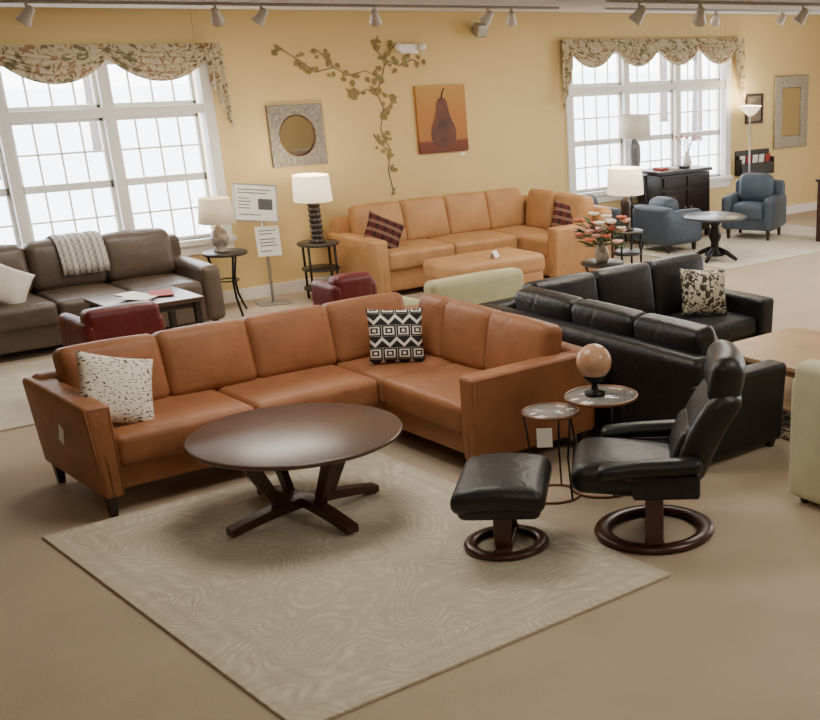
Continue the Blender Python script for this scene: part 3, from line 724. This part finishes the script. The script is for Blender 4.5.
mk('bracket',join(tube([(0,-.005,.06),(0,-.1,.06)],.015),bb(-.03,.03,-.01,0,.02,.10)),'steel',parent=e)
mk('body',tf(soft(.13,.1,.14,.02,n=2),(0,-.12,.06),(.35,0,0)),'steel',parent=e)
def wp(u,v): return (5.95+.0111*(u-275), 2.766-.00977*v)
paths=[[(380,196),(376,170),(380,150),(372,128),(377,108),(372,92),(380,72),(385,55),(396,44)],
       [(378,78),(362,70),(345,74),(330,66),(312,70),(300,60),(288,52),(276,44)],
       [(385,60),(372,48),(378,36)],[(376,92),(360,88),(350,94),(340,86)],[(384,60),(398,66),(412,60),(420,64)],[(374,112),(386,104),(392,96)],
       [(330,66),(322,54),(316,50)],[(378,150),(368,140),(364,132)]]
e=thing('vine_mural',(6.9,YW-.0088,.86),0,"painted leafy vine trailing across the yellow wall",'mural')
vs=[];lv=[]
for pth in paths:
    P=[wp(*q) for q in pth]; vs.append(tube([(x-6.9,.004,z-.86) for x,z in P],.0045,5))
    for (x0_,z0_),(x1_,z1_) in zip(P[:-1],P[1:]):
        for k in range(4):
            t=random.random(); a=random.uniform(0,2*pi); s=random.uniform(.035,.07)
            cx=x0_+(x1_-x0_)*t+random.uniform(-.05,.05); cz=z0_+(z1_-z0_)*t+random.uniform(-.05,.05)
            L=[(0,0),(.35,.42),(.75,.28),(1.1,0),(.75,-.28),(.35,-.42)]
            lv.append(([(cx-6.9+s*(p*math.cos(a)-q*math.sin(a)),-.001-.0003*k,cz-.86+s*(p*math.sin(a)+q*math.cos(a))) for p,q in L],[[0,1,2,3,4,5]]))
mk('stem',join(*vs),'bark',parent=e)
o=mk('leaves',join(*lv),'leaf',False,parent=e); o["kind"]="stuff"

# sign stand
e=thing('sign_stand',(5.46,11.12,0),-.25,"grey metal sign stand with white printed boards",'sign')
mk('base',box(.3,.22,.015,.004),'steel',False,parent=e,loc=(0,0,.0085))
mk('pole',tube([(0,0,.01),(0,0,.95)],.014),'steel',parent=e)
bd=mk('board',box(.38,.012,.32,.003),'paper',False,parent=e,loc=(-.05,-.03,.96),rot=(-.25,.12,0))
mk('frame',join(bb(-.20,.20,-.008,.006,.16,.175),bb(-.20,.20,-.008,.006,-.175,-.16),bb(-.20,-.185,-.008,.006,-.16,.16),bb(.185,.20,-.008,.006,-.16,.16)),'steel',False,parent=bd)
mk('print',join(*[bb(-.16,-.16+w_,-.0085,-.007,z-.004,z+.004,.0005) for w_,z in ((.3,.12),(.26,.09),(.1,.04),(.12,.01),(.1,-.02),(.11,-.05),(.2,-.11))]+[bb(.02,.15,-.0085,-.007,-.06,.04,.0005)]),'textgrey',False,parent=bd)
b2=mk('board',box(.22,.01,.28,.003),'paper',False,parent=e,loc=(.02,-.03,.60),rot=(-.05,0,0))
mk('print',join(*[bb(-.08,-.08+w_,-.008,-.006,z-.004,z+.004,.0005) for w_,z in ((.16,.1),(.12,.07),(.15,.02),(.14,-.01),(.16,-.04),(.1,-.09))]),'textgrey',False,parent=b2)

# ------------------------------------------------------------------ track lights
M['lens']=mat('lit_lens',(255,240,215),.5,emis=(255,232,196),estr=4)
def track(x0,x1,y,heads,label):
    e=thing('track_light',((x0+x1)/2,y,CZ),0,label,'light fixture')
    ox=(x0+x1)/2
    mk('rail',bb(x0-ox,x1-ox,-.018,.018,-.02,0),'steel',False,parent=e)
    for k,x in enumerate(heads):
        R=(.6*(1 if k%2 else .7),.5*(-1)**k,0); q=.8
        hd=mk('spotlight',join(tf(lathe([(.015,.06),(.03,.05),(.035,0),(.05,-.06),(.055,-.07),(.045,-.07),(.02,-.03),(1e-5,-.03)],20),(x-ox,0,-.075),R,(q,q,q)),tube([(x-ox,0,-.02),(x-ox,0,-.06)],.009)),'whitem',parent=e)
        mk('lens',tf(lathe([(1e-5,-.05),(.042,-.05),(.042,-.055),(1e-5,-.055)],20),(x-ox,0,-.075),R,(q,q,q)),'lens',parent=hd)
track(2.3,6.6,8.0,[2.68,3.80,4.11,4.95,5.92,6.14],"grey ceiling track with white spotlight heads")
track(7.1,10.2,8.0,[7.48,8.4,9.3],"short grey ceiling track with white spotlight heads")
track(4.9,7.0,5.5,[5.14,5.64,6.6],"nearer grey ceiling track with white spotlight heads")

# ------------------------------------------------------------------ outdoors
o=mk('ground',bb(-30,60,11.8,70,-.6,-.5),'snow',False); o["kind"]="structure"
def tree(loc,h,k):
    ms=[tube([(0,0,0),(.05,0,h*.4),(0,.05,h)],[.16,.11,.02],7)]
    for i in range(16):
        z=h*random.uniform(.25,.9); a=random.uniform(0,2*pi); L=(1-z/h)*h*.3+.3
        p=(L*math.cos(a),L*math.sin(a),z+L*.6)
        ms.append(tube([(0,0,z),(p[0]*.5,p[1]*.5,z+L*.4),p],[.05,.03,.008],5))
    o=mk('tree',join(*ms),'bark',loc=(loc[0],loc[1],-.5)); top(o,"bare leafless winter tree standing in snow outdoors",'tree','winter trees outside')
for k,(x,y) in enumerate(((4.5,24),(8.5,29),(12.5,34),(17,24),(21,30),(25.5,25),(30,31),(35,27))): tree((x,y),random.uniform(6,8),k)

# ------------------------------------------------------------------ light
w=bpy.data.worlds.new('sky'); SC.world=w; w.use_nodes=True
bg=w.node_tree.nodes['Background']; bg.inputs[0].default_value=(0.95,0.97,1,1); bg.inputs[1].default_value=10.0
def area(name,loc,rot,sx,sy,e,c=(1,1,1),portal=False):
    l=bpy.data.lights.new(name,'AREA'); l.shape='RECTANGLE'; l.size=sx; l.size_y=sy; l.energy=e; l.color=c
    o=bpy.data.objects.new(name,l); COL.objects.link(o); o.location=loc; o.rotation_euler=rot
    if portal: l.cycles.is_portal=True
    return o
area('portal_a',((W1[0]+W1[1])/2,YW+.18,1.43),(-pi/2,0,0),2.6,1.6,1,portal=True)
area('portal_b',((W2[0]+W2[1])/2,YW+.18,1.43),(-pi/2,0,0),2.6,1.6,1,portal=True)
area('portal_c',(XR+.2,6,1.35),(0,pi/2,0),1.9,5,1,portal=True)
warm=(1,.92,.80)
for k,(x,y,en) in enumerate(((1.8,2.2,24),(5,2.6,40),(3.4,6.0,46),(6.8,6.6,60),(4.5,9.4,58),(8.6,9.0,60),(11.5,7.0,88),(11.5,.6,70))):
    area('ceiling_fill',(x,y,CZ-.03),(0,0,0),1.2,1.2,en,warm)  # added fill areas under the ceiling to brighten the room, no fixtures there

# ------------------------------------------------------------------ camera
th=math.radians(44.3); pt=math.atan(490/1209)
cd=bpy.data.cameras.new('camera'); cd.sensor_width=36; cd.lens=1209/820*36; cd.shift_x=-290/820; cd.shift_y=156/820; cd.clip_end=300
co=bpy.data.objects.new('camera',cd); COL.objects.link(co); co.location=(0,0,2.5)
co.rotation_euler=(pi/2-pt,0,th-pi/2)
SC.camera=co
